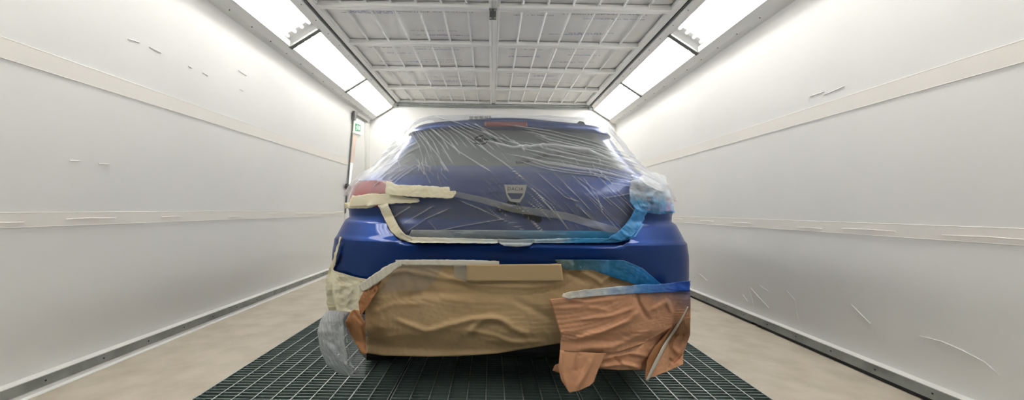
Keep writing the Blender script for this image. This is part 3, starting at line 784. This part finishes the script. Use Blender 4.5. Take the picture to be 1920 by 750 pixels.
T(sheet('tape_strip', M['edgetape'], [[(1194,372),(1190,392),(1180,412),(1162,432),(1140,446)],[(1214,378),(1212,400),(1202,424),(1186,442),(1165,452)]], 44, 10, 'skin', off=.064, amp=.004, scale=22, rough_edge=1.5),
  'crumpled blue-sprayed tape up the right side of the tailgate')
T(sheet('tape_band', M['bandfilm'], [[(772,431),(900,431.5),(1030,432.5),(1160,433)],[(764,447),(900,447.5),(1030,449),(1150,449)]], 80, 8, 'skin', off=.042, amp=.001, scale=30),
  'wide see-through tape band across the foot of the tailgate, grey turning blue to the right', 'tape')
T(sheet('tape_band', M['greytape'], [[(850,358),(900,368),(960,384),(1060,398),(1150,424),(1180,434)],[(848,368),(900,380),(960,398),(1060,412),(1140,436),(1172,440)]], 70, 8, onfilm(.018), amp=.001, scale=30),
  'see-through grey tape slanting across the tailgate below the badge', 'tape')
tag(sheet('blue_film_piece', M['bluefilm'], [[(933,448),(968,449),(1002,448)],[(935,455),(968,456),(1000,455)],[(945,461),(968,463),(993,461)]], 24, 10, 'skin', off=.05, amp=.003, scale=25),
  'small blue-tinted film piece in the notch at the middle of the tailgate edge', 'plastic film')
fb = lambda px, py, s, t: skin(np.clip(px, 640, 1250), py)-.072+.10*np.maximum(0, s-.72)**1.0
tag(sheet('crumpled_film', M['bunchfilm'], [[(1184,338),(1215,331),(1238,334),(1252,346)],[(1180,356),(1212,352),(1240,350),(1256,358)],[(1182,378),(1230,372),(1260,374)],[(1194,396),(1236,402),(1266,399)]], 44, 40, fb, amp=.005, scale=14, seed=6, fold=.012, cell=15, thick=0),
  'crumpled blue-tinted film bunched over the right rear lamp', 'plastic film')
fb2 = lambda px, py, s, t: skin(np.clip(px, 640, 1235), py)-.135+.15*s
tag(sheet('crumpled_film', M['bag'], [[(1196,332),(1225,322),(1248,330)],[(1210,345),(1235,338),(1254,352)],[(1232,356),(1246,360),(1252,372)]], 34, 28, fb2, amp=.006, scale=13, seed=9, fold=.014, cell=15, thick=0),
  'clear film tuft standing out beside the right rear lamp, above the blue-tinted bunch', 'plastic film')

# ---- lower bumper: tapes and paper
wrap = [[(637,444),(640,444)],[(627,478),(632,478)],[(617,505),(625,508)],[(611,522),(624,529),(660,530),(700,527)],[(611,545),(640,545),(690,545)],[(612,568),(640,570),(676,566)],[(616,582),(640,585),(675,586)]]
T(sheet('tape_wrap', M['tape'], wrap, 40, 60, 'skin', off=.026, amp=.003, scale=20, seed=4, rough_edge=2., fold=.010, cell=15),
  'crumpled cream tape wrapped round the lower left corner of the blue bumper', 'masking tape')
T(sheet('tape_strip', M['tapewhite'], strip([(676,541),(705,522),(738,499),(752,494)], [16,18,17,9]), 40, 8, 'skin', off=.055, rough_edge=1.2),
  'pale tape slanting up along the lower left edge of the blue bumper')
T(sheet('tape_strip', M['tapewhite'], strip([(742,492),(830,492.5),(900,493),(936,493)], [9,11,11,7]), 60, 6, 'skin', off=.034, rough_edge=.8),
  'pale tape along the middle lower edge of the blue bumper, above the brown paper')
D_main = lambda px, py, s, t: skin(np.clip(px, 690, 1230), py)-.012-.010*t
rid = [([(735,598),(770,610),(800,622),(835,612),(880,600),(920,596),(965,606)], .016, 6), ([(860,640),(905,600),(935,598),(960,615),(1000,630)], .014, 7), ([(870,618),(930,630),(990,650)], .010, 5), ([(900,636),(960,642),(1030,640)], .010, 5),
       ([(700,520),(760,508),(820,520),(900,535),(1000,538),(1060,530)], .010, 6), ([(790,500),(840,520),(900,534)], .008, 3), ([(740,560),(800,548),(880,552)], -.008, 9), ([(690,590),(740,570),(800,570)], .006, 5), ([(960,560),(1000,580),(1035,600)], -.010, 8), ([(1085,505),(1120,525),(1130,535)], .014, 5), ([(1130,530),(1150,510),(1175,520)], .012, 5), ([(1060,510),(1100,530)], -.010, 5), ([(700,640),(760,625),(830,632)], .006, 6)]
tag(sheet('brown_paper', M['kraft'], [[(700,528),(726,510),(748,497),(860,498),(1000,497),(1080,492),(1170,497),(1222,529)],[(684,572),(740,570),(860,570),(1000,570),(1080,568),(1130,566)],[(687,662),(720,667),(800,669),(860,668),(930,663),(1045,645),(1090,642)]], 130, 56, D_main, ridges=rid, amp=.002, scale=6, seed=1, fold=.005, cell=70, thick=.001),
  'wide brown masking paper hanging across the lower bumper', 'paper', 'masking papers on the bumper')
tag(sheet('tan_card', M['card'], [[(875,496),(1052,495)],[(874,528),(1057,528)]], 40, 10, lambda px, py, s, t: skin(px, py)-.046, thick=.002),
  'plain tan rectangular card over the number plate, in the middle of the bumper', 'card')
tag(sheet('clear_tape_tab', M['greytape'], [[(851,497),(874,496)],[(851,520),(875,527)]], 8, 8, 'skin', off=.0462), 'short see-through tape tab at the left end of the tan card', 'tape')
tag(sheet('shiny_film', M['lowblue'], [[(1040,487),(1110,487),(1170,488),(1205,503),(1240,533)],[(1048,498),(1110,499),(1160,505),(1190,518),(1222,536)],[(1062,506),(1110,506),(1150,520),(1175,528),(1205,537)]], 60, 26, 'skin', off=.046, amp=.002, scale=16, seed=3, fold=.006, cell=20),
  'shiny blue-sprayed film along the lower right edge of the bumper, above the papers', 'plastic film')
tag(sheet('shiny_film', M['glossfilm'], [[(742,500),(790,497),(830,500)],[(726,530),(780,520),(815,528)],[(716,548),(750,545),(790,545)]], 40, 26, 'skin', off=.036, amp=.002, scale=18, seed=12, fold=.005, cell=18),
  'clear glossy film scrap over the upper left corner of the wide brown paper', 'plastic film')
# reddish paper on the right
kr = MB(); dn = lambda o, q=0.: (lambda px, py, s, t: skin(np.clip(px, 640, 1262), np.clip(py, 380, 640))-o+q*t)
ridA = [([(1062,640),(1120,625),(1180,602),(1200,580)], .016, 6), ([(1075,655),(1150,650),(1220,620)], .012, 7), ([(1085,600),(1150,592),(1195,575)], .010, 4), ([(1040,580),(1100,575),(1150,585)], .006, 5), ([(1190,548),(1200,575),(1215,600)], -.012, 5), ([(1220,585),(1250,565),(1262,590)], .012, 5), ([(1080,668),(1110,660),(1135,664)], -.014, 6), ([(1060,560),(1100,568),(1180,556)], .006, 4)]
kr.grid(sheet_grid([[(1030,561),(1100,554),(1180,549),(1294,543)],[(1042,598),(1110,596),(1190,590),(1295,578)],[(1052,628),(1110,630),(1190,622),(1294,596)],[(1050,658),(1110,662),(1160,660),(1210,643),(1272,604)]], 90, 50, dn(.075), ridges=ridA, amp=.0012, scale=8, seed=5, fold=.010, cell=60))
kr.grid(sheet_grid([[(1050,656),(1090,660),(1136,663)],[(1047,690),(1085,690),(1122,692)],[(1052,712),(1080,712),(1114,716)],[(1068,737),(1085,733),(1106,723)]], 40, 36, dn(.077, -.01), ridges=[([(1052,660),(1055,700),(1065,730)], .012, 4), ([(1110,670),(1098,700),(1080,730)], .014, 6), ([(1085,660),(1078,700)], -.012, 5)], amp=.002, scale=9, seed=8, fold=.008, cell=34))
kr.grid(sheet_grid([[(1272,602),(1295,576)],[(1258,636),(1278,630),(1294,628)],[(1238,672),(1262,672),(1281,664)],[(1215,711),(1250,697),(1281,683)]], 30, 40, dn(.070, -.01), ridges=[([(1275,615),(1262,650),(1275,668)], .014, 5), ([(1240,668),(1262,678),(1280,660)], -.016, 4)], amp=.003, scale=11, seed=11, fold=.014, cell=26))
kr.grid(sheet_grid([[(1108,660),(1160,655),(1215,632),(1262,606)],[(1112,672),(1160,668),(1215,664),(1252,650)],[(1112,690),(1160,694),(1205,694),(1232,690)]], 50, 34, dn(.05), ridges=[([(1130,675),(1180,662),(1215,668)], .02, 5), ([(1120,690),(1165,682),(1200,690)], .02, 5), ([(1150,668),(1165,685)], -.016, 4)], amp=.003, scale=12, seed=13, fold=.014, cell=24))
kr.grid(sheet_grid([[(1040,685),(1056,678)],[(1036,695),(1056,702)]], 8, 8, dn(.02)))
kp = kr.build('brown_paper', M['kraftred'], smooth=True, thick=.001)
tag(kp, 'reddish-brown masking paper bunched under the lower right corner of the car', 'paper', 'masking papers on the bumper')
b = MB(); b.grid(sheet_grid([[(1264,610),(1274,602)],[(1228,650),(1256,640)],[(1213,676),(1238,672)],[(1209,712),(1216,712)]], 16, 30, dn(.085, -.005), amp=.003, scale=9))
b.build('turned_flap', M['kraftorange'], kp, smooth=True, thick=.001)['label'] = 'darker orange turned-back flap'
b = MB(); b.grid(sheet_grid(strip([(1290,575),(1276,602),(1248,645),(1228,684),(1213,714)], [2,4,6,7,5]), 40, 4, dn(.098, -.005)))
b.build('pale_tape_edge', M['tapewhite'], kp, smooth=True, thick=.001)['label'] = 'pale tape along the folded edge'
T(sheet('tape_strip', M['righttape'], [[(1056,549),(1090,544),(1200,534),(1250,532),(1294,526)],[(1053,556),(1120,549),(1200,543),(1294,538)],[(1066,561),(1130,554),(1200,550),(1294,546)]], 70, 12, lambda px, py, s, t: skin(np.clip(px,640,1266), py)-.088, rough_edge=1.2, amp=.002, scale=25),
  'wide tape along the top of the reddish paper, white turning blue to the right')
# left corner: brown flaps and the wrapped wheel
b = MB(); b.grid(sheet_grid([[(656,586),(664,580),(672,582)],[(647,605),(665,606),(684,606)],[(660,632),(674,634),(686,636)],[(679,664),(683,665),(687,664)]], 20, 30, lambda px, py, s, t: skin(np.clip(px,660,1230), np.clip(py,380,640))-.135-.02*s, ridges=[([(660,590),(676,610),(684,650)], .012, 4)], amp=.004, scale=12))
tag(b.build('paper_flap', M['kraftorange'], smooth=True, thick=.001), 'small orange-brown paper flap between the wrapped wheel and the wide brown paper', 'paper', 'masking papers on the bumper')
b = MB(); b.grid(sheet_grid([[(698,529),(716,526)],[(682,546),(706,548)],[(672,566),(692,570)],[(674,584),(678,590)]], 18, 30, lambda px, py, s, t: skin(np.clip(px,660,1230), py)-.045, amp=.002, scale=22, seed=4, fold=.007, cell=12))
tag(b.build('paper_flap', M['kraftorange'], smooth=True, thick=.001), 'crinkled orange-brown paper corner tucked under the pale slanting tape', 'paper', 'masking papers on the bumper')
bag = lambda px, py, s, t: 1.852+.26*(np.maximum(0, .6-s)/.6)**2+.03*t
tag(sheet('wheel_film', M['bag'], [[(613,580),(640,584),(690,590)],[(600,602),(640,606),(692,606)],[(595,622),(640,625),(690,628)],[(600,655),(640,657),(688,655)],[(612,684),(645,688),(686,684)],[(636,702),(660,706),(684,708)]], 56, 70, bag, ridges=[([(643,590),(646,640),(655,690)], .025, 7), ([(610,640),(640,680),(670,695)], .02, 6)], amp=.006, scale=13, seed=15, fold=.016, cell=22, thick=0),
  'crumpled clear plastic film hanging round the left rear wheel down to the grating', 'plastic film')

# ------------------------------------------------------------------ world, colour management
sc = bpy.context.scene
w = bpy.data.worlds.new('world'); sc.world = w; w.use_nodes = True
w.node_tree.nodes['Background'].inputs['Color'].default_value = (.02,.02,.02,1)
sc.view_settings.view_transform = 'Standard'; sc.view_settings.look = 'None'
sc.view_settings.gamma = 1; sc.view_settings.use_curve_mapping = False
sc.view_settings.exposure = -0.42
sc.cycles.max_bounces = 10; sc.cycles.transparent_max_bounces = 16
sc.cycles.use_denoising = True
